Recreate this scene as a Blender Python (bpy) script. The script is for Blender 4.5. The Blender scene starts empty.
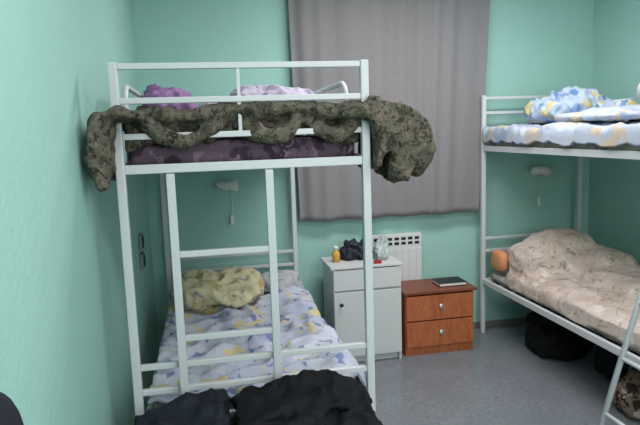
import bpy, bmesh, math, random
from mathutils import Vector, Matrix, noise
random.seed(4)
scene=bpy.context.scene
scene.view_settings.view_transform='Standard'
COL=scene.collection
def lin(c):
    return tuple((v/255/12.92 if v/255<=.04045 else ((v/255+.055)/1.055)**2.4) for v in c)+(1,)
# ---------------------------------------------------------------- materials
def newmat(name,rough=.6,metal=0.0,spec=.4):
    m=bpy.data.materials.new(name);m.use_nodes=True
    b=m.node_tree.nodes['Principled BSDF']
    b.inputs['Roughness'].default_value=rough;b.inputs['Metallic'].default_value=metal
    b.inputs['Specular IOR Level'].default_value=spec
    return m,m.node_tree.nodes,m.node_tree.links,b
def coords(N,L,scale=(1,1,1)):
    tc=N.new('ShaderNodeTexCoord');mp=N.new('ShaderNodeMapping');mp.inputs['Scale'].default_value=scale
    L.new(tc.outputs['Object'],mp.inputs[0]);return mp.outputs[0]
def noise_n(N,L,vec,scale,detail=3,rough=.5,dist=0):
    n=N.new('ShaderNodeTexNoise');n.inputs['Scale'].default_value=scale;n.inputs['Detail'].default_value=detail
    n.inputs['Roughness'].default_value=rough;n.inputs['Distortion'].default_value=dist
    L.new(vec,n.inputs['Vector']);return n.outputs['Fac']
def mixc(N,L,fac,a,b):
    m=N.new('ShaderNodeMix');m.data_type='RGBA'
    L.new(fac,m.inputs[0]) if not isinstance(fac,(int,float)) else setattr(m.inputs[0],'default_value',fac)
    for s,i in ((a,6),(b,7)):
        if isinstance(s,tuple): m.inputs[i].default_value=s
        else: L.new(s,m.inputs[i])
    return m.outputs[2]
def ramp(N,L,fac,p0,p1):
    r=N.new('ShaderNodeMapRange');r.inputs[1].default_value=p0;r.inputs[2].default_value=p1
    L.new(fac,r.inputs[0]);return r.outputs[0]
def bump(N,L,b,h,strength=.3,dist=.01):
    n=N.new('ShaderNodeBump');n.inputs['Strength'].default_value=strength;n.inputs['Distance'].default_value=dist
    L.new(h,n.inputs['Height']);L.new(n.outputs[0],b.inputs['Normal'])
def plain(name,c,rough=.6,metal=0,var=.12,vs=8,bs=0,bscale=120,spec=.4):
    m,N,L,b=newmat(name,rough,metal,spec);v=coords(N,L)
    f=noise_n(N,L,v,vs);c1=lin(c);c2=tuple(x*(1-var) for x in c1[:3])+(1,)
    L.new(mixc(N,L,ramp(N,L,f,.3,.7),c1,c2),b.inputs['Base Color'])
    if bs: bump(N,L,b,noise_n(N,L,v,bscale,2),bs,.004)
    return m
def floral(name,base,layers,rough=.85,bs=.2,spec=.2):
    m,N,L,b=newmat(name,rough,0,spec);v=coords(N,L)
    col=lin(base)
    for lay in layers:
        c,sc,lo,hi,off=lay[:5]
        mp=N.new('ShaderNodeMapping');mp.inputs['Location'].default_value=(off,off*1.7,off*.6);L.new(v,mp.inputs[0])
        f=noise_n(N,L,mp.outputs[0],sc,2,.55,.8)
        if len(lay)>5:
            s=N.new('ShaderNodeMath');s.operation='SUBTRACT';s.inputs[1].default_value=.5;L.new(f,s.inputs[0])
            a=N.new('ShaderNodeMath');a.operation='ABSOLUTE';L.new(s.outputs[0],a.inputs[0]);f=a.outputs[0]
            fac=ramp(N,L,f,hi,lo)
        else: fac=ramp(N,L,f,lo,hi)
        col=mixc(N,L,fac,col,lin(c))
    L.new(col,b.inputs['Base Color'])
    if bs: bump(N,L,b,noise_n(N,L,v,60,2),bs,.003)
    return m
def wood(name,c1,c2,axis=(2,2,14)):
    m,N,L,b=newmat(name,.42);v=coords(N,L,axis)
    f=noise_n(N,L,v,4,5,.6,1.2)
    L.new(mixc(N,L,ramp(N,L,f,.3,.7),lin(c1),lin(c2)),b.inputs['Base Color']);return m
M_wall=plain('wall_paint',(157,201,192),.75,0,.05,3,.55,45)
M_ceil=plain('ceiling_paint',(236,236,236),.9,0,.03)
M_floor=floral('linoleum',(122,128,134),[((104,110,118),40,.52,.62,0),((142,146,150),70,.58,.66,4),((112,118,124),3,.4,.7,2)],.28,0,.45)
M_base=plain('baseboard_plastic',(120,124,122),.5)
M_metal=plain('white_enamel',(204,208,211),.35,0,.04,6)
M_slat=plain('deck_board',(92,74,66),.7)
M_bench=plain('dark_bench_board',(34,33,35),.7)
M_curt=plain('curtain_cloth',(131,129,131),.9,0,.06,30,.15,260)
M_white=plain('white_laminate',(206,210,210),.45,0,.04,5)
M_whited=plain('grey_plastic_box',(126,138,134),.5,0,.05)
M_wood=wood('cherry_wood',(188,112,68),(154,82,50),(10,2,2))
M_woodtop=wood('cherry_wood_top',(136,74,52),(104,52,38),(2,10,2))
M_chrome=plain('chrome',(200,200,198),.3,.6)
M_dark=plain('dark_plastic',(28,29,31),.5)
M_black=plain('black_cloth',(25,26,30),.7,0,.3,10,.1,60,.15)
M_grey=plain('charcoal_cloth',(38,41,51),.75,0,.3,9,.1,60,.15)
M_navy=plain('navy_cloth',(34,38,52),.6,0,.3,14)
M_camo=floral('camouflage_cloth',(92,87,76),[((66,62,52),18,.48,.58,0),((112,100,88),30,.53,.61,3),((48,45,39),46,.54,.61,7),((102,102,88),60,.56,.63,11)],.7,.15)
M_quilt=floral('floral_quilt',(190,194,207),[((172,178,198),3.5,.5,.6,3),((118,132,172),10,.60,.64,0),((206,190,138),8,.60,.64,5),((108,122,162),24,.64,.67,9)])
M_pill=floral('yellow_pillowcase',(216,206,172),[((194,176,130),12,.57,.63,1),((154,152,160),16,.62,.66,6)])
M_gpill=floral('pale_grey_pillowcase',(182,182,184),[((154,152,162),13,.56,.64,1)])
M_quilt2=floral('blue_floral_cotton',(182,198,220),[((112,142,192),9,.55,.60,2),((214,198,134),8,.57,.61,8),((218,222,226),12,.59,.64,5)])
M_sheet2=floral('blue_cream_sheet',(176,186,202),[((150,164,190),7,.54,.62,2),((190,178,162),8,.56,.62,5)])
M_beige=floral('beige_leaf_cotton',(210,194,185),[((194,176,164),5,.48,.64,2),((164,138,122),7,.003,.014,6,1),((172,150,136),15,.63,.67,9),((222,211,203),9,.58,.66,14)])
M_plum=floral('plum_sheet',(104,84,100),[((68,54,68),14,.5,.57,1),((130,112,128),24,.6,.64,5)])
M_purple=plain('purple_cloth',(146,112,156),.9,0,.25,10,.2)
M_lilac=floral('lilac_cloth',(164,156,174),[((128,120,142),13,.54,.62,1)])
M_orange=plain('orange_cloth',(222,152,106),.85,0,.1)
M_mattr=floral('mattress_ticking',(180,172,164),[((150,142,138),12,.55,.6,1)])
M_amber=plain('amber_plastic',(214,164,76),.3)
M_red=plain('red_plastic',(170,36,34),.4)
M_cap=plain('white_plastic',(230,230,226),.4)
M_bag=plain('translucent_bag',(182,192,190),.3,0,.25,20)
M_tan=floral('striped_bag_cloth',(130,110,94),[((56,44,38),22,.5,.54,1),((176,166,152),18,.58,.62,5)])
M_glass=plain('window_glass',(30,36,44),.1)
# ---------------------------------------------------------------- helpers
def thing(name,loc,label,cat,group=None):
    e=bpy.data.objects.new(name,None);e.empty_display_size=.1;e.location=loc;COL.objects.link(e)
    e["label"]=label;e["category"]=cat
    if group:e["group"]=group
    return e
def fin(name,me,mat,parent=None,label=None,cat=None,group=None,kind=None,smooth=False):
    o=bpy.data.objects.new(name,me);COL.objects.link(o)
    if mat:
        me.materials.clear();me.materials.append(mat)
    if smooth:
        for p in me.polygons:p.use_smooth=True
    if parent:
        o.parent=parent
        L=parent.location if parent.parent is None else Vector((0,0,0))
        o.matrix_parent_inverse=Matrix.Translation(-L)
    if label:o["label"]=label
    if cat:o["category"]=cat
    if group:o["group"]=group
    if kind:o["kind"]=kind
    return o
def bm2me(bm,name):
    me=bpy.data.meshes.new(name);bm.normal_update();bm.to_mesh(me);bm.free();return me
def add_box(bm,x0,x1,y0,y1,z0,z1,bev=0):
    r=bmesh.ops.create_cube(bm,size=1)
    vs=r['verts']
    for v in vs:
        v.co=Vector(((x0+x1)/2+v.co.x*(x1-x0),(y0+y1)/2+v.co.y*(y1-y0),(z0+z1)/2+v.co.z*(z1-z0)))
    if bev:
        es=list({e for v in vs for e in v.link_edges})
        bmesh.ops.bevel(bm,geom=es,offset=bev,segments=2,profile=.6,affect='EDGES')
def box(name,x0,x1,y0,y1,z0,z1,mat,parent=None,bev=.003,**k):
    bm=bmesh.new();add_box(bm,x0,x1,y0,y1,z0,z1,bev)
    return fin(name,bm2me(bm,name),mat,parent,**k)
def add_tube(bm,pts,r,n=12,closed_caps=True):
    pts=[Vector(p) for p in pts];rings=[]
    up=None
    for i,p in enumerate(pts):
        if i==0:t=(pts[1]-p)
        elif i==len(pts)-1:t=(p-pts[i-1])
        else:t=(pts[i+1]-p).normalized()+(p-pts[i-1]).normalized()
        t.normalize()
        if up is None:
            a=Vector((0,0,1)) if abs(t.z)<.9 else Vector((1,0,0));up=(a-t*a.dot(t)).normalized()
        else: up=(up-t*up.dot(t)).normalized()
        s=t.cross(up);rr=r[i] if isinstance(r,(list,tuple)) else r
        rings.append([bm.verts.new(p+(up*math.cos(2*math.pi*j/n)+s*math.sin(2*math.pi*j/n))*rr) for j in range(n)])
    for a,b in zip(rings,rings[1:]):
        for j in range(n):bm.faces.new((a[j],a[(j+1)%n],b[(j+1)%n],b[j]))
    bm.faces.new(rings[0][::-1]);bm.faces.new(rings[-1])
def tube(name,pts,r,mat,parent=None,n=12,**k):
    bm=bmesh.new();add_tube(bm,pts,r,n)
    bmesh.ops.recalc_face_normals(bm,faces=bm.faces)
    return fin(name,bm2me(bm,name),mat,parent,smooth=True,**k)
def arc(c,r,a0,a1,u,v,n=8):
    c=Vector(c);u=Vector(u);v=Vector(v)
    return [c+u*r*math.cos(a0+(a1-a0)*i/n)+v*r*math.sin(a0+(a1-a0)*i/n) for i in range(n+1)]
def lathe(name,prof,loc,mat,parent=None,n=20,axis='Z',**k):
    bm=bmesh.new();rings=[]
    for r,z in prof:
        ring=[]
        for j in range(n):
            a=2*math.pi*j/n;c=Vector((r*math.cos(a),r*math.sin(a),z))
            if axis=='Y':c=Vector((c.x,-c.z,c.y))
            if axis=='X':c=Vector((c.z,c.x,c.y))
            ring.append(bm.verts.new(c+Vector(loc)))
        rings.append(ring)
    for a,b in zip(rings,rings[1:]):
        for j in range(n):bm.faces.new((a[j],a[(j+1)%n],b[(j+1)%n],b[j]))
    bm.faces.new(rings[0][::-1]);bm.faces.new(rings[-1])
    bmesh.ops.recalc_face_normals(bm,faces=bm.faces)
    return fin(name,bm2me(bm,name),mat,parent,smooth=True,**k)
def ridge(p,f,an=(1,1,1)):
    q=Vector((p.x*an[0],p.y*an[1],p.z*an[2]))*f
    w=noise.noise(q*.5+Vector((7,3,1)))
    q=q+Vector((w,w*.7,-w))*.8
    return 1-min(1,abs(noise.noise(q))*2.6)
def chain(pts,rs,n=5,flat=1,e=1.0):
    out=[]
    for i,(a,b) in enumerate(zip(pts,pts[1:])):
        for j in range(n):
            t=j/n;r=rs[i]*(1-t)+rs[i+1]*t
            out.append((a[0]+(b[0]-a[0])*t,a[1]+(b[1]-a[1])*t,a[2]+(b[2]-a[2])*t,r,r,r*flat,e))
    return out
def slab(bm,path,a0,a1,axis,thick=.03,wob=.02,seed=0,fx=7,var=.25,n=60,m=24):
    """a thick hanging layer of cloth: 2D path swept along an axis, folded and with an uneven hem"""
    P=[Vector(p) for p in path];seg=[(b-a).length for a,b in zip(P,P[1:])];T=sum(seg)
    def at(d):
        d=max(0,min(T,d))
        for a,b,l in zip(P,P[1:],seg):
            if d<=l+1e-9:return a.lerp(b,d/l)
            d-=l
        return P[-1]
    G=[]
    for i in range(n+1):
        s=a0+(a1-a0)*i/n;row=[]
        LT=T*(1-var*(.5+.9*noise.noise(Vector((s*6,seed,.3)))))
        for j in range(m+1):
            d=LT*j/m;q=(at(d-.03)+at(d)+at(d+.03))/3
            tg=(at(d+.02)-at(d-.02))
            if tg.length<1e-6:tg=(P[-1]-P[-2])
            nn=Vector((-tg.y,tg.x)).normalized()
            o=wob*(j/m)**.5*(math.sin((s*fx+.35*d*fx)*2*math.pi+seed+2*noise.noise(Vector((s*3,d*4,seed))))*.7+noise.noise(Vector((s*8,d*5,seed+4))))
            q=q+nn*o
            row.append(bm.verts.new((s,q.x,q.y) if axis=='X' else (q.x,s,q.y)))
        G.append(row)
    fs=[bm.faces.new((G[i][j],G[i+1][j],G[i+1][j+1],G[i][j+1])) for i in range(n) for j in range(m)]
    bmesh.ops.recalc_face_normals(bm,faces=fs)
    for f in fs:f.normal_update()
    bmesh.ops.solidify(bm,geom=fs,thickness=thick)
def lump(name,blobs,mat,vox=.014,amp=.012,f=8,an=(1,1,1),zmin=None,sm=10,lim=None,parent=None,slabs=(),**k):
    """crumpled cloth: rounded lobes and layers fused into one skin, then creased"""
    bm=bmesh.new()
    for s in slabs:
        b2=bmesh.new();slab(b2,*s[0],**s[1])
        bmesh.ops.recalc_face_normals(b2,faces=b2.faces)
        tm=bpy.data.meshes.new('t');b2.to_mesh(tm);b2.free();bm.from_mesh(tm)
    for b in blobs:
        cx,cy,cz,rx,ry,rz=b[:6];e=b[6] if len(b)>6 else 1.0
        rot=Matrix.Rotation(b[7],3,'Y') if len(b)>7 else None
        r=bmesh.ops.create_uvsphere(bm,u_segments=20,v_segments=12,radius=1)
        for v in r['verts']:
            c=v.co
            c=Vector([math.copysign(abs(q)**e,q) for q in c])
            c=Vector((c.x*rx,c.y*ry,c.z*rz))
            if rot:c=rot@c
            v.co=Vector((cx,cy,cz))+c
    me=bm2me(bm,name);o=bpy.data.objects.new('tmp',me);COL.objects.link(o)
    m=o.modifiers.new('r','REMESH');m.mode='VOXEL';m.voxel_size=vox
    s=o.modifiers.new('s','SMOOTH');s.factor=.5;s.iterations=sm
    dg=bpy.context.evaluated_depsgraph_get();dg.update()
    me2=bpy.data.meshes.new_from_object(o.evaluated_get(dg))
    bpy.data.objects.remove(o);me2.name=name
    bm=bmesh.new();bm.from_mesh(me2);bm.normal_update()
    new=[]
    for v in bm.verts:
        p=v.co
        d=amp*(ridge(p,f,an)*1.2-.5)+amp*.45*(ridge(p+Vector((3,1,2)),f*2.3,an)-.5)+amp*.5*noise.noise(p*f*.7)
        new.append(p+v.normal*d)
    for v,c in zip(bm.verts,new):
        if zmin is not None and c.z<zmin:c.z=zmin
        if lim:
            for ax,(a,b) in lim.items():
                c[ax]=min(max(c[ax],a),b)
        v.co=c
    bmesh.ops.smooth_vert(bm,verts=bm.verts,factor=.3,use_axis_x=True,use_axis_y=True,use_axis_z=True)
    bm.to_mesh(me2);bm.free()
    return fin(name,me2,mat,parent,smooth=True,**k)
def mattress(name,x0,x1,y0,y1,z0,z1,mat,**k):
    bm=bmesh.new();add_box(bm,x0,x1,y0,y1,z0,z1,.03)
    return fin(name,bm2me(bm,name),mat,smooth=True,**k)
def sheet(name,path,y0,y1,ny,mat,h=lambda s,y:0,th=.014,amp=.008,f=7,**k):
    P=[Vector(p) for p in path];seg=[(b-a).length for a,b in zip(P,P[1:])];T=sum(seg)
    ns=max(30,int(T/.012));bm=bmesh.new();G=[]
    def at(s):
        d=s*T
        for a,b,l in zip(P,P[1:],seg):
            if d<=l+1e-9:return a.lerp(b,d/l if l else 0)
            d-=l
        return P[-1]
    for i in range(ns+1):
        row=[];s=i/ns;q=(at(max(0,s-.02))+at(s)+at(min(1,s+.02)))/3
        for j in range(ny+1):
            y=y0+(y1-y0)*j/ny
            p=Vector((q.x,y,q.y))
            p.z+=h(q.x,y)+amp*(ridge(p,f)*1.1-.3)+amp*.4*noise.noise(p*16)
            row.append(bm.verts.new(p))
        G.append(row)
    fs=[bm.faces.new((G[i][j],G[i+1][j],G[i+1][j+1],G[i][j+1])) for i in range(ns) for j in range(ny)]
    bmesh.ops.recalc_face_normals(bm,faces=fs)
    if sum(f.normal.z for f in bm.faces)<0: bmesh.ops.reverse_faces(bm,faces=bm.faces)
    bm.normal_update();bmesh.ops.solidify(bm,geom=bm.faces[:],thickness=th)
    bmesh.ops.recalc_face_normals(bm,faces=bm.faces)
    return fin(name,bm2me(bm,name),mat,smooth=True,**k)
# ---------------------------------------------------------------- room
XL,XR,YB,YF,ZC=-.417,2.94,4.118,-1.6,2.75
t=.1
S=dict(kind='structure')
box('floor',XL-t,XR+t,YF-t,YB+t,-.1,0,M_floor,bev=0,**S)
box('ceiling',XL-t,XR+t,YF-t,YB+t,ZC,ZC+.1,M_ceil,bev=0,**S)
box('wall_left',XL-t,XL,YF,YB,0,ZC,M_wall,bev=0,**S)
box('wall_right',XR,XR+t,YF,YB,0,ZC,M_wall,bev=0,**S)
box('wall_front',XL-t,XR+t,YF-t,YF,0,ZC,M_wall,bev=0,**S)
wx0,wx1,wz0,wz1=.78,1.86,1.0,2.3
bm=bmesh.new()
add_box(bm,XL-t,wx0,YB,YB+.22,0,ZC);add_box(bm,wx1,XR+t,YB,YB+.22,0,ZC)
add_box(bm,wx0,wx1,YB,YB+.22,0,wz0);add_box(bm,wx0,wx1,YB,YB+.22,wz1,ZC)
fin('wall_back',bm2me(bm,'wall_back'),M_wall,**S)
box('baseboard_back',XL,XR,YB-.012,YB,0,.05,M_base,**S)
box('baseboard_right',XR-.012,XR,YF,YB-.012,0,.05,M_base,**S)
box('baseboard_left',XL,XL+.012,YF,YB-.012,0,.05,M_base,**S)
w=bpy.data.objects.new('window_1',None);w.location=(1.32,YB+.12,wz0);COL.objects.link(w);w["kind"]='structure'
bm=bmesh.new()
for a in ((wx0,wx0+.06,wz0,wz1),(wx1-.06,wx1,wz0,wz1),(1.29,1.35,wz0,wz1),(wx0,wx1,wz0,wz0+.06),(wx0,wx1,wz1-.06,wz1)):
    add_box(bm,a[0],a[1],YB+.09,YB+.15,a[2],a[3],.004)
fin('window_frame',bm2me(bm,'f'),M_white,w)
box('window_pane',wx0+.05,wx1-.05,YB+.115,YB+.125,wz0+.05,wz1-.05,M_glass,w,bev=0)
# ---------------------------------------------------------------- bunk beds
PW=.0155;RW=.0105
def bed_common(e,x0,x1,y0,y1,H,zu,zl,rails_top,rails_low,near=True):
    def post(x,y):
        box('bed_post',x-PW,x+PW,y-PW,y+PW,0,H,M_metal,e,.005)
    for x in (x0,x1):
        for y in (y0,y1): post(x,y)
    for y in (y0,y1):
        for z in rails_top: box('end_rail',x0+PW,x1-PW,y-RW,y+RW,z-RW,z+RW,M_metal,e,.003)
        for z in rails_low: box('end_rail',x0+PW,x1-PW,y-RW,y+RW,z-RW,z+RW,M_metal,e,.003)
        xm=(x0+x1)/2-.02
        box('end_brace',xm-.006,xm+.006,y-.006,y+.006,min(rails_top),max(rails_top),M_metal,e,.001)
    for z in (zu,zl):
        for x in (x0,x1):
            box('side_rail',x-.012,x+.012,y0+PW,y1-PW,z-.02,z+.02,M_metal,e,.003)
        for y in (y0,y1):
            box('end_rail',x0+PW,x1-PW,y-RW,y+RW,z-.016,z+.016,M_metal,e,.003)
        bm=bmesh.new();n=13
        for i in range(n):
            y=y0+.08+(y1-y0-.16)*i/(n-1)
            add_box(bm,x0+.013,x1-.013,y-.035,y+.035,z-.012,z+.002,.002)
        fin('bed_slats',bm2me(bm,'slats'),M_slat,e,label='dark wooden slats of the bed deck')
def guard(e,x,y0,y1,zb,zt,r=.011):
    R=.09
    pts=[(x,y0,zb)]+[tuple(p) for p in arc((x,y0+R,zt-R),R,math.pi,math.pi/2,(0,1,0),(0,0,1))]+[tuple(p) for p in arc((x,y1-R,zt-R),R,math.pi/2,0,(0,1,0),(0,0,1))]+[(x,y1,zb)]
    g=tube('guard_rail',pts,r,M_metal,e)
    return g
LX0,LX1,LY0,LY1,LH=-.309,.570,2.128,4.046,1.820
LB=thing('bunk_bed',(.13,3.09,0),'white metal bunk bed with end ladder and camouflage blanket on top','bunk bed')
bed_common(LB,LX0,LX1,LY0,LY1,LH,1.455,.42,(1.806,1.690,1.568),(.735,.640))
guard(LB,LX1,2.40,3.45,1.47,1.765);guard(LB,LX0,2.40,3.45,1.47,1.765)
lad=bpy.data.objects.new('bed_ladder',None);lad.location=(0,0,0);COL.objects.link(lad);lad.parent=LB;lad.matrix_parent_inverse=Matrix.Translation(-LB.location)
for x in (-.142,.203): box('ladder_rail',x-.0145,x+.0145,LY0-.035,LY0-.0110,.10,1.437,M_metal,lad)
for z in (1.149,.840,.53,.24): box('ladder_rung',-.1275,.1885,LY0-.033,LY0-.013,z-.011,z+.011,M_metal,lad)
RX0,RX1,RY0,RY1,RH=1.986,2.778,1.80,4.007,1.785
RB=thing('bunk_bed',(2.38,2.9,0),'white metal bunk bed in the corner with ladder leaning on side','bunk bed')
bed_common(RB,RX0,RX1,RY0,RY1,RH,1.405,.41,(1.765,1.66,1.55),(.735,.640))
lad2=bpy.data.objects.new('bed_ladder',None);COL.objects.link(lad2);lad2.parent=RB;lad2.matrix_parent_inverse=Matrix.Translation(-RB.location)
def lx(z):return 1.595+.30*z
for y in (2.2,1.88):
    tube('ladder_rail',[(lx(.005),y,.005),(lx(1.40),y,1.40),(lx(1.40)+.03,y,1.45),(lx(1.40)+.06,y,1.435)],.013,M_metal,lad2)
for z in (.27,.52,.77,1.02,1.27):
    tube('ladder_rung',[(lx(z),1.88,z),(lx(z),2.2,z)],.010,M_metal,lad2)
# ---------------------------------------------------------------- bedding, first bed
mattress('mattress',LX0+.02,LX1-.02,LY0+.055,LY1-.03,1.458,1.55,M_plum,label='thin mattress in a dark plum sheet on the upper bunk',cat='mattress')
mattress('mattress',LX0+.02,LX1-.02,LY0+.025,LY1-.03,.424,.49,M_mattr,label='thin mattress on the lower bunk under a floral quilt',cat='mattress')
def camo():
    b=[];s=[]
    for x in [-.24+.1*i for i in range(8)]:
        for y,z,rz in ((2.28,1.610,.045),(2.45,1.605,.045),(2.62,1.60,.035)):
            b.append((x,y,z+.008*math.sin(x*31+y*9),.085,.12,rz,.8))
    # front edge tucked behind the rails, sagging in front of the mattress
    main=[(2.34,1.645),(2.24,1.655),(2.18,1.645),(2.160,1.60),(2.158,1.54),(2.160,1.50)]
    s.append(((main,-.29,.555,'X'),dict(thick=.024,wob=.009,seed=1,fx=2.3,var=.2,n=90,m=30)))
    # broad overlapping swags bulging through between the rails
    def swag(x0,x1,zt,sag,y,r,n=14,bul=.016):
        for i in range(n+1):
            t=i/n;q=math.sin(math.pi*t)
            b.append((x0+(x1-x0)*t,y-bul*q,zt-sag*q,.030,r*(.6+.4*q),r*(.45+.5*q),.9))
    swag(-.25,.07,1.648,.100,2.146,.032,bul=.040);swag(-.22,.08,1.662,.028,2.142,.030,bul=.038)
    swag(.09,.36,1.646,.090,2.158,.032,bul=.024);swag(.06,.34,1.664,.016,2.148,.032,bul=.030)
    swag(.33,.57,1.648,.095,2.156,.034,bul=.024);swag(.32,.57,1.666,.026,2.146,.032,bul=.030)
    # left end, pushed out between post and wall
    s.append((([(-.20,1.65),(-.31,1.665),(-.372,1.63),(-.388,1.54),(-.378,1.375)],1.985,2.32,'Y'),dict(thick=.035,wob=.014,seed=3,fx=6,var=.15,n=44)))
    s.append((([(-.24,1.655),(-.33,1.65),(-.350,1.56),(-.345,1.40)],2.00,2.10,'Y'),dict(thick=.025,wob=.01,seed=6,fx=7,var=.15,n=20)))
    b+=[(-.345,2.06,1.60,.05,.05,.06),(-.36,2.03,1.50,.045,.05,.08)]
    # right end, rolled layers falling over the side of the bed
    s.append((([(.45,1.645),(.58,1.675),(.68,1.665),(.77,1.60),(.815,1.50),(.80,1.40)],2.05,2.42,'Y'),dict(thick=.036,wob=.018,seed=2,fx=4,var=.22,n=50)))
    s.append((([(.55,1.66),(.65,1.655),(.72,1.58),(.745,1.47),(.70,1.35)],2.06,2.38,'Y'),dict(thick=.036,wob=.016,seed=8,fx=5,var=.10,n=50)))
    s.append((([(.55,1.65),(.62,1.63),(.645,1.52),(.635,1.39)],2.055,2.36,'Y'),dict(thick=.036,wob=.016,seed=12,fx=5,var=.12,n=50)))
    b+=chain([(.60,2.09,1.66),(.67,2.07,1.58),(.69,2.08,1.46),(.67,2.09,1.38)],[.035,.042,.040,.03],5)
    b+=chain([(.66,2.11,1.655),(.75,2.09,1.58),(.785,2.10,1.48),(.76,2.12,1.40)],[.030,.040,.042,.03],5)
    return b,s
B_,S_=camo()
lump('camouflage_blanket',B_,M_camo,.0095,.010,10,(1,.6,.6),sm=4,lim={0:(-.412,3)},slabs=S_,label='camouflage-print padded blanket spilling over the upper bunk end',cat='blanket')
lump('crumpled_garment',[(-.24,2.95,1.62,.06,.12,.06),(-.20,2.9,1.71,.09,.09,.07),(-.12,2.95,1.69,.08,.1,.075),(-.24,2.98,1.755,.05,.07,.05),(-.16,2.92,1.755,.06,.07,.035)],M_purple,.010,.022,16,zmin=1.556,sm=5,lim={0:(-.295,1)},label='crumpled purple garment lying on the upper bunk',cat='clothing')
lump('folded_blanket',[(.10,3.1,1.64,.14,.2,.10,.8),(.26,3.0,1.69,.17,.2,.10,.7),(.42,3.1,1.67,.13,.25,.11,.7),(.34,2.9,1.65,.16,.14,.09,.7)],M_lilac,.011,.024,10,zmin=1.556,sm=5,lim={0:(-1,.55)},label='pale lilac-grey blanket crumpled on the upper bunk',cat='blanket')
def hq(x,y):
    v=.028*noise.noise(Vector((x*5,y*4,0)))
    v+=.05*math.exp(-((y-2.35)/.16)**2)*(.6+.4*noise.noise(Vector((x*7,y*7,5))))
    v+=.035*math.exp(-((x-.50)/.07)**2)*(.5+noise.noise(Vector((x*6,y*8,2))))
    return v+.018
sheet('floral_quilt',[(-.295,.51),(.56,.51),(.595,.49),(.600,.40)],2.20,3.98,170,M_quilt,hq,amp=.034,f=7,label='pale quilt with blue and yellow floral print on the lower bunk',cat='quilt')
lump('pillow',[(.0,3.58,.62,.25,.20,.085,.65),(-.12,3.62,.64,.13,.17,.075,.8),(.14,3.58,.645,.15,.17,.085,.8)],M_pill,.011,.028,8,zmin=.54,sm=6,label='rumpled cream and yellow patterned pillow on the lower bunk',cat='pillow')
lump('pillow',[(.42,3.80,.585,.13,.14,.055,.7)],M_gpill,.011,.020,12,zmin=.54,sm=5,label='crumpled pale grey pillow on the lower bunk',cat='pillow')
# ---------------------------------------------------------------- bedding, second bed
mattress('mattress',RX0+.015,RX1-.02,RY0+.03,RY1-.03,1.409,1.49,M_mattr,label='thin mattress on the upper bunk in the corner',cat='mattress')
sheet('bed_sheet',[(1.955,1.435),(1.958,1.52),(1.985,1.545),(2.75,1.55)],RY0+.04,RY1-.035,130,M_sheet2,lambda x,y:.022*noise.noise(Vector((x*5,y*4,2)))+.005,.03,.020,8,label='dull blue and cream patterned quilt over the upper bunk mattress',cat='sheet')
lump('rolled_quilt',[(2.34,3.72,1.65,.14,.18,.085,.8),(2.50,3.70,1.68,.18,.18,.12,.8),(2.66,3.5,1.64,.10,.2,.08)],M_quilt2,.011,.026,8,zmin=1.575,sm=5,label='crumpled blue, white and yellow patterned quilt on the upper bunk',cat='quilt')
lump('folded_blanket',[(2.36,2.9,1.60,.30,.50,.025,.5),(2.40,2.8,1.625,.26,.40,.018,.5)],M_sheet2,.012,.014,7,zmin=1.575,sm=5,label='folded pale blanket on the upper bunk in the corner',cat='blanket')
lump('pillow',[(2.53,2.82,1.73,.15,.2,.085,.7)],M_gpill,.014,.012,9,zmin=1.635,label='pale pillow near the wall on the upper bunk',cat='pillow')
mattress('mattress',RX0+.045,RX1-.02,RY0+.03,RY1-.03,.414,.48,M_mattr,label='thin mattress on the lower bunk in the corner',cat='mattress')
lump('leaf_print_quilt',[(2.20,3.64,.61,.17,.22,.14,.8),(2.38,3.66,.65,.24,.22,.18,.75),(2.58,3.5,.58,.18,.3,.14,.75),(2.52,3.1,.52,.24,.6,.13,.7),(2.30,3.2,.50,.30,.6,.09,.7),(2.25,2.6,.50,.27,.7,.07,.6),(2.5,2.4,.52,.25,.6,.10,.7),(2.10,3.2,.485,.10,.62,.065,.5),(2.10,2.4,.485,.10,.5,.065,.5)],M_beige,.013,.017,4.5,(1,.6,1),zmin=.437,sm=20,lim={0:(2.002,2.76)},label='thick pale beige quilt with brown leaf print on the lower bunk',cat='quilt')
lump('cushion',[(2.045,3.86,.59,.042,.09,.08,.7)],M_orange,.010,.004,10,zmin=.487,sm=8,label='small soft orange cushion at the lower bunk head',cat='cushion')
# ---------------------------------------------------------------- white bedside cabinet
WC=thing('bedside_cabinet',(1.0,3.88,0),'white laminate bedside cabinet with one door and a drawer','cabinet')
cx0,cx1,cy0,cy1,cz=.760,1.230,3.69,4.02,.66
bm=bmesh.new()
add_box(bm,cx0,cx0+.018,cy0,cy1,0,cz,.001);add_box(bm,cx1-.018,cx1,cy0,cy1,0,cz,.001)
add_box(bm,cx0+.018,cx1-.018,cy1-.015,cy1,.05,cz);add_box(bm,cx0+.018,cx1-.018,cy0+.005,cy1-.015,.05,.068)
add_box(bm,cx0+.018,cx1-.018,cy0+.03,cy0+.045,0,.05);add_box(bm,cx0+.018,cx1-.018,cy0+.005,cy1-.015,.50,.515)
fin('cabinet_body',bm2me(bm,'b'),M_white,WC)
box('cabinet_top',cx0-.015,cx1+.008,cy0-.02,cy1,cz,cz+.018,M_white,WC)
d=box('cabinet_door',cx0+.003,cx1-.003,cy0-.017,cy0-.001,.055,.503,M_white,WC)
lathe('door_knob',[(.006,0),(.006,.010),(.012,.016),(.012,.022),(.008,.026)],(cx0+.05,cy0-.017,.425),M_dark,d,16,'Y',label='small dark round knob')
d=box('cabinet_drawer',cx0+.003,cx1-.003,cy0-.017,cy0-.001,.516,.653,M_white,WC)
lathe('drawer_knob',[(.006,0),(.006,.010),(.012,.016),(.012,.020),(.008,.024)],(1.005,cy0-.017,.585),M_chrome,d,16,'Y',label='small metal knob')
zt=cz+.018
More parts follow.
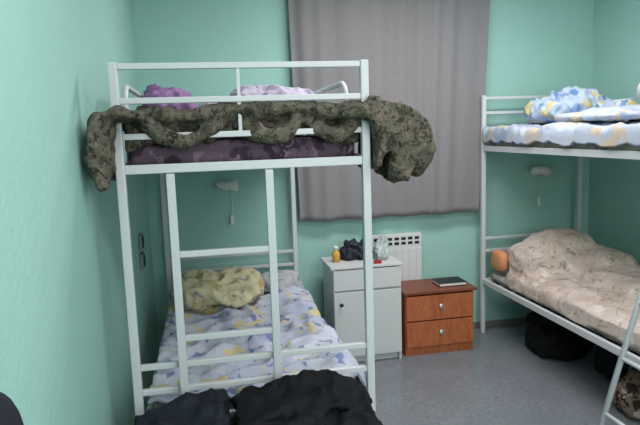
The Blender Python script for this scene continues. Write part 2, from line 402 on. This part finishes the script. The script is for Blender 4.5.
B=thing('bottle',(.82,3.84,zt),'small amber bottle with white cap standing on the white cabinet','bottle')
lathe('bottle_body',[(.018,0),(.026,.003),(.028,.055),(.024,.07),(.014,.08),(.014,.088)],(.82,3.84,zt),M_amber,B)
lathe('bottle_cap',[(.016,.0885),(.016,.108),(.012,.111)],(.82,3.84,zt),M_cap,B)
lump('toiletry_bag',[(.94,3.90,zt+.045,.08,.08,.05),(.95,3.90,zt+.095,.055,.06,.045,1,.4),(1.02,3.88,zt+.045,.07,.07,.045),(1.02,3.90,zt+.09,.04,.05,.035)],M_navy,.007,.018,16,zmin=zt,sm=5,lim={0:(.86,1.085)},label='crumpled dark navy toiletry bag on the white cabinet',cat='bag')
lump('plastic_bag',[(1.15,3.88,zt+.05,.055,.08,.05),(1.18,3.92,zt+.09,.045,.05,.045),(1.12,3.82,zt+.03,.05,.06,.035)],M_bag,.007,.02,18,zmin=zt,sm=5,lim={0:(1.093,1.26)},label='crumpled pale plastic bag on the white cabinet',cat='plastic bag')
box('lighter_box',1.05,1.10,3.69,3.72,zt,zt+.022,M_red,None,.004,label='small red box at the front edge of the white cabinet',cat='box')
# ---------------------------------------------------------------- wooden nightstand
NS=thing('nightstand',(1.52,3.88,0),'cherry wood nightstand with two drawers and round knobs','nightstand')
nx0,nx1,ny0,ny1,nz=1.265,1.765,3.71,4.02,.437
bm=bmesh.new()
add_box(bm,nx0,nx0+.018,ny0,ny1,0,nz,.001);add_box(bm,nx1-.018,nx1,ny0,ny1,0,nz,.001)
add_box(bm,nx0+.018,nx1-.018,ny1-.015,ny1,.05,nz);add_box(bm,nx0+.018,nx1-.018,ny0+.005,ny0+.02,0,.058)
add_box(bm,nx0+.018,nx1-.018,ny0+.004,ny1-.015,.058,.07);
fin('nightstand_body',bm2me(bm,'b'),M_wood,NS)
box('nightstand_top',nx0-.012,nx1+.02,ny0-.022,ny1,nz,nz+.02,M_woodtop,NS,.004,label='darker wooden top')
for z0,z1 in ((.066,.243),(.252,.426)):
    d=box('drawer',nx0+.004,nx1-.004,ny0-.017,ny0-.001,z0,z1,M_wood,NS,.003)
    lathe('drawer_knob',[(.006,0),(.006,.008),(.018,.014),(.018,.02),(.010,.025)],(1.515,ny0-.017,(z0+z1)/2+.01),M_chrome,d,16,'Y',label='round metal knob')
BK=thing('book',(1.66,3.85,nz+.02),'thin dark book lying on the wooden nightstand','book')
box('book_cover',1.54,1.74,3.76,3.90,nz+.02,nz+.026,M_dark,BK,.001);box('book_pages',1.543,1.737,3.763,3.897,nz+.0261,nz+.044,M_cap,BK,.001,label='white page block');box('book_cover',1.54,1.74,3.76,3.90,nz+.0441,nz+.05,M_dark,BK,.001)
# ---------------------------------------------------------------- radiator
RA=thing('radiator',(1.3,4.06,0),'white steel panel radiator with slotted top fixed to the wall','radiator')
bm=bmesh.new();add_box(bm,1.08,1.52,4.050,4.11,.22,.80,.006)
x=1.11
while x<1.5:
    add_box(bm,x-.02,x+.02,4.046,4.051,.26,.69,.003);x+=.055
fin('radiator_panel',bm2me(bm,'r'),M_white,RA)
bm=bmesh.new()
for z in (.722,.757):
    for i in range(8): 
        x=1.10+i*.052;add_box(bm,x,x+.034,4.0475,4.052,z,z+.020)
fin('radiator_grille',bm2me(bm,'g'),M_dark,RA,label='dark slots of the radiator grille')
for x in (1.12,1.48): tube('radiator_pipe',[(x,4.08,0),(x,4.08,.225)],.01,M_white,RA)
# ---------------------------------------------------------------- curtain
def curtain():
    bm=bmesh.new();G=[];nx=360;nz=40
    for i in range(nx+1):
        s=i/nx;row=[]
        for j in range(nz+1):
            tt=j/nz;z=.935+(2.66-.935)*tt
            x0=.615-.03*tt;x1=1.965+.09*tt
            x=x0+(x1-x0)*s
            fold=math.sin(s*58+2.2*math.sin(s*9)+.15*math.sin(tt*3))*.009+math.sin(s*23+1+1.5*math.sin(s*5)+.2*tt)*.012+.005*noise.noise(Vector((s*18,tt*.8,0)))
            row.append(bm.verts.new((x,4.035+fold*(.75+.25*tt),z+.004*math.sin(s*30)*(1-tt))))
        G.append(row)
    for i in range(nx):
        for j in range(nz):bm.faces.new((G[i][j],G[i+1][j],G[i+1][j+1],G[i][j+1]))
    bm.normal_update();bmesh.ops.solidify(bm,geom=bm.faces[:],thickness=.003)
    return bm2me(bm,'curtain')
fin('curtain',curtain(),M_curt,smooth=True,label='plain grey curtain drawn across the window',cat='curtain')
CR=box('curtain_rail',.50,2.15,4.01,4.06,2.66,2.70,M_white,label='white curtain rail fixed to the wall above the window',cat='curtain rail')
# ---------------------------------------------------------------- reading lamps
def lamp(x,z):
    e=thing('wall_lamp',(x,YB,z),'small white wall reading lamp with a hanging pull cord','wall lamp','wall lamps above the lower bunks')
    lathe('lamp_base',[(.036,0),(.036,.012),(.026,.02)],(x-.02,YB,z+.005),M_cap,e,20,'Y')
    tube('lamp_arm',[(x-.02,YB-.02,z),(x-.03,YB-.06,z+.005),(x-.05,YB-.075,z+.01)],.009,M_cap,e)
    bm=bmesh.new();rings=[];n=20
    for r,q in ((.012,-.055),(.026,-.045),(.036,-.01),(.043,.04),(.054,.095),(.050,.095),(.032,.02)):
        rings.append([bm.verts.new(Vector((x-.04+q*.97,YB-.085+r*math.cos(2*math.pi*j/n)*.9,z+.018+r*.8*math.sin(2*math.pi*j/n)-q*.12))) for j in range(n)])
    for a,b in zip(rings,rings[1:]):
        for j in range(n):bm.faces.new((a[j],a[(j+1)%n],b[(j+1)%n],b[j]))
    bm.faces.new(rings[0]);bmesh.ops.recalc_face_normals(bm,faces=bm.faces)
    fin('lamp_shade',bm2me(bm,'s'),M_cap,e,smooth=True)
    tube('lamp_cord',[(x+.0,YB-.02,z-.02),(x+.012,YB-.022,z-.1),(x+.002,YB-.022,z-.2)],.003,M_cap,e,6)
    box('cord_switch',x-.008,x+.014,YB-.034,YB-.012,z-.26,z-.20,M_cap,e,.003)
lamp(.138,1.208);lamp(2.486,1.204)
# ---------------------------------------------------------------- wall sockets
for i,(z0,z1) in enumerate(((.93,1.02),(.82,.91))):
    SK=thing('wall_socket',(XL,3.46,z0),'small wall socket box with dark face beside the bed','socket','wall sockets beside the bed')
    box('socket_box',XL,XL+.020,3.39,3.49,z0,z1,M_whited,SK,.006)
    lathe('socket_face',[(.036,0),(.036,.004),(.028,.005),(.02,.002)],(XL+.0202,3.44,(z0+z1)/2),M_dark,SK,18,'X',label='dark round socket face')
# ---------------------------------------------------------------- bags and things below the second bed
def bag(name,blobs,mat,hand,label,**k):
    o=lump(name,blobs,mat,label=label,cat='bag',zmin=0,**k)
    if hand: tube('bag_handle',hand,.010,mat,o)
    return o
bag('duffel_bag',[(2.30,3.50,.10,.19,.17,.10,.4),(2.36,3.62,.14,.18,.14,.12,.5),(2.20,3.40,.15,.09,.10,.04,.8)],M_black,[(2.20,3.36,.16),(2.16,3.38,.21),(2.24,3.40,.23),(2.30,3.40,.18)],'black duffel bag on the floor under the corner bed',vox=.014,amp=.020,f=9,sm=3)
bag('travel_bag',[(2.50,3.0,.12,.20,.18,.12,.4),(2.40,3.06,.18,.12,.10,.06,.7)],M_black,None,'dark travel bag on the floor beneath the corner bed',vox=.014,amp=.020,f=9,sm=3)
bag('cloth_bag',[(2.2,2.62,.10,.13,.13,.10,.7),(2.28,2.65,.17,.09,.1,.07,.8)],M_tan,None,'brown striped cloth bag on the floor by the ladder',vox=.012,amp=.018,f=9,sm=5)
# ---------------------------------------------------------------- bench with coats at the bed's foot
BN=thing('bench',(.13,1.82,0),'dark low table at the foot of the bed, covered with coats','table')
box('bench_top',-.33,.46,1.56,2.080,.50,.53,M_bench,BN)
for x in (-.30,.43):
    for y in (1.59,2.05): box('bench_leg',x-.02,x+.02,y-.02,y+.02,0,.50,M_bench,BN)
j=[(.27,1.86,.585,.20,.18,.05,.5)]
j+=chain([(.06,1.97,.625),(.20,2.0,.655),(.33,2.01,.675),(.45,1.96,.65)],[.038,.042,.044,.038],8,.7)
j+=chain([(.10,1.70,.61),(.26,1.76,.645),(.36,1.86,.665)],[.04,.042,.04],8,.7)
js=[(([(2.085,.545),(2.07,.61),(2.0,.65),(1.88,.66),(1.74,.63),(1.62,.585),(1.56,.545)],.030,.49,'X'),dict(thick=.022,wob=.016,seed=4,fx=5,var=.1,n=60,m=36)),
    (([(.48,.60),(.40,.67),(.30,.685),(.18,.67),(.04,.64)],1.78,2.04,'Y'),dict(thick=.018,wob=.018,seed=7,fx=8,var=.12,n=40,m=30))]
lump('winter_jacket',j,M_black,.0085,.012,13,(1,.7,1),zmin=.531,sm=2,lim={0:(.015,.50),1:(1,2.088)},slabs=js,label='black winter jacket heaped on the dark table',cat='jacket')
j=[(-.13,1.86,.58,.16,.18,.045,.5)]
j+=chain([(-.27,1.98,.60),(-.14,2.0,.635),(-.01,1.99,.65)],[.035,.040,.042],8,.75)
js=[(([(2.085,.54),(2.06,.59),(1.98,.63),(1.84,.64),(1.70,.615),(1.60,.575),(1.56,.54)],-.30,.012,'X'),dict(thick=.022,wob=.013,seed=9,fx=6,var=.1,n=50,m=36)),
    (([(-.28,.59),(-.20,.635),(-.10,.655),(.0,.665)],1.70,2.02,'Y'),dict(thick=.018,wob=.014,seed=3,fx=9,var=.05,n=40,m=24))]
lump('grey_jacket',j,M_grey,.0085,.012,13,(1,.7,1),zmin=.531,sm=2,lim={0:(-.32,.013),1:(1,2.088)},slabs=js,label='dark navy-grey jacket spread on the dark table',cat='jacket')
# ---------------------------------------------------------------- office chair by the left wall
OC=thing('office_chair',(-.12,.74,0),'dark grey padded office chair with its back to the wall','chair')
lump('chair_backrest',[(-.350,.74,.975,.052,.22,.26,.6)],M_grey,.012,.002,6,sm=4,parent=OC)
lump('chair_seat',[(-.10,.74,.50,.22,.23,.045,.6)],M_grey,.014,.002,6,sm=4,parent=OC)
tube('chair_arm_bar',[(-.10,.74,.455),(-.31,.74,.47),(-.335,.74,.70),(-.345,.74,.76)],.014,M_dark,OC)
tube('chair_column',[(-.10,.74,.10),(-.10,.74,.47)],.025,M_dark,OC)
for i in range(5):
    a=i*2*math.pi/5+.3;ex,ey=-.10+.25*math.cos(a),.74+.25*math.sin(a)
    tube('chair_foot',[(-.10,.74,.12),(ex,ey,.07)],[.022,.014],M_dark,OC)
    tube('chair_caster',[(ex,ey-.015,.028),(ex,ey+.015,.028)],.028,M_dark,OC,16)
# ---------------------------------------------------------------- light
def area(loc,size,energy,col,rot=(0,0,0)):
    l=bpy.data.lights.new('ceiling_or_fill_light','AREA');l.shape='RECTANGLE';l.size=size[0];l.size_y=size[1];l.energy=energy;l.color=col
    o=bpy.data.objects.new('ceiling_or_fill_light',l);o.location=loc;o.rotation_euler=rot;COL.objects.link(o)
for y,en,sx,sy in ((2.95,38,1.4,.4),(.9,38,2.6,.6),(-.9,26,2.6,.6)):  # far lamp is the room's own; the middle and rear ones are added fill
    area((1.3,y,2.66),(sx,sy),en,(1,.965,.965))
    box('ceiling_and_fill_lamp',1.3-sx/2-.03,1.3+sx/2+.03,y-sy/2-.03,y+sy/2+.03,2.69,2.75,M_cap,None,.006,label='white rectangular housing, ceiling and added fill lamps',cat='ceiling lamp',group='ceiling lamps')
area((1.4,-1.52,1.8),(1.8,.9),34,(1,.965,.965),(math.radians(90),0,0))  # added fill from behind the camera; its wall housing is made up
box('fill_light_housing',.48,2.32,-1.60,-1.54,1.33,2.27,M_cap,None,.006,label='white rectangular housing of an added fill light',cat='added fill light')
W=bpy.data.worlds.new('w');scene.world=W;W.use_nodes=True
W.node_tree.nodes['Background'].inputs[0].default_value=(.05,.06,.08,1)
# ---------------------------------------------------------------- camera
yaw,pit,rol,f=.1901,.1373,.0330,586.04
F=Vector((math.sin(yaw)*math.cos(pit),math.cos(yaw)*math.cos(pit),-math.sin(pit)))
R=Vector((math.cos(yaw),-math.sin(yaw),0))
U=Vector((math.sin(yaw)*math.sin(pit),math.cos(yaw)*math.sin(pit),math.cos(pit)))
cr,sr=math.cos(rol),math.sin(rol)
r2=R*cr-U*sr;u2=R*sr+U*cr
m=Matrix((( r2.x,u2.x,-F.x,-.0202),(r2.y,u2.y,-F.y,0),(r2.z,u2.z,-F.z,1.5658),(0,0,0,1)))
cam=bpy.data.cameras.new('camera');co=bpy.data.objects.new('camera',cam);COL.objects.link(co)
co.matrix_world=m;cam.sensor_width=36;cam.lens=f/640*36;cam.clip_start=.02
scene.camera=co
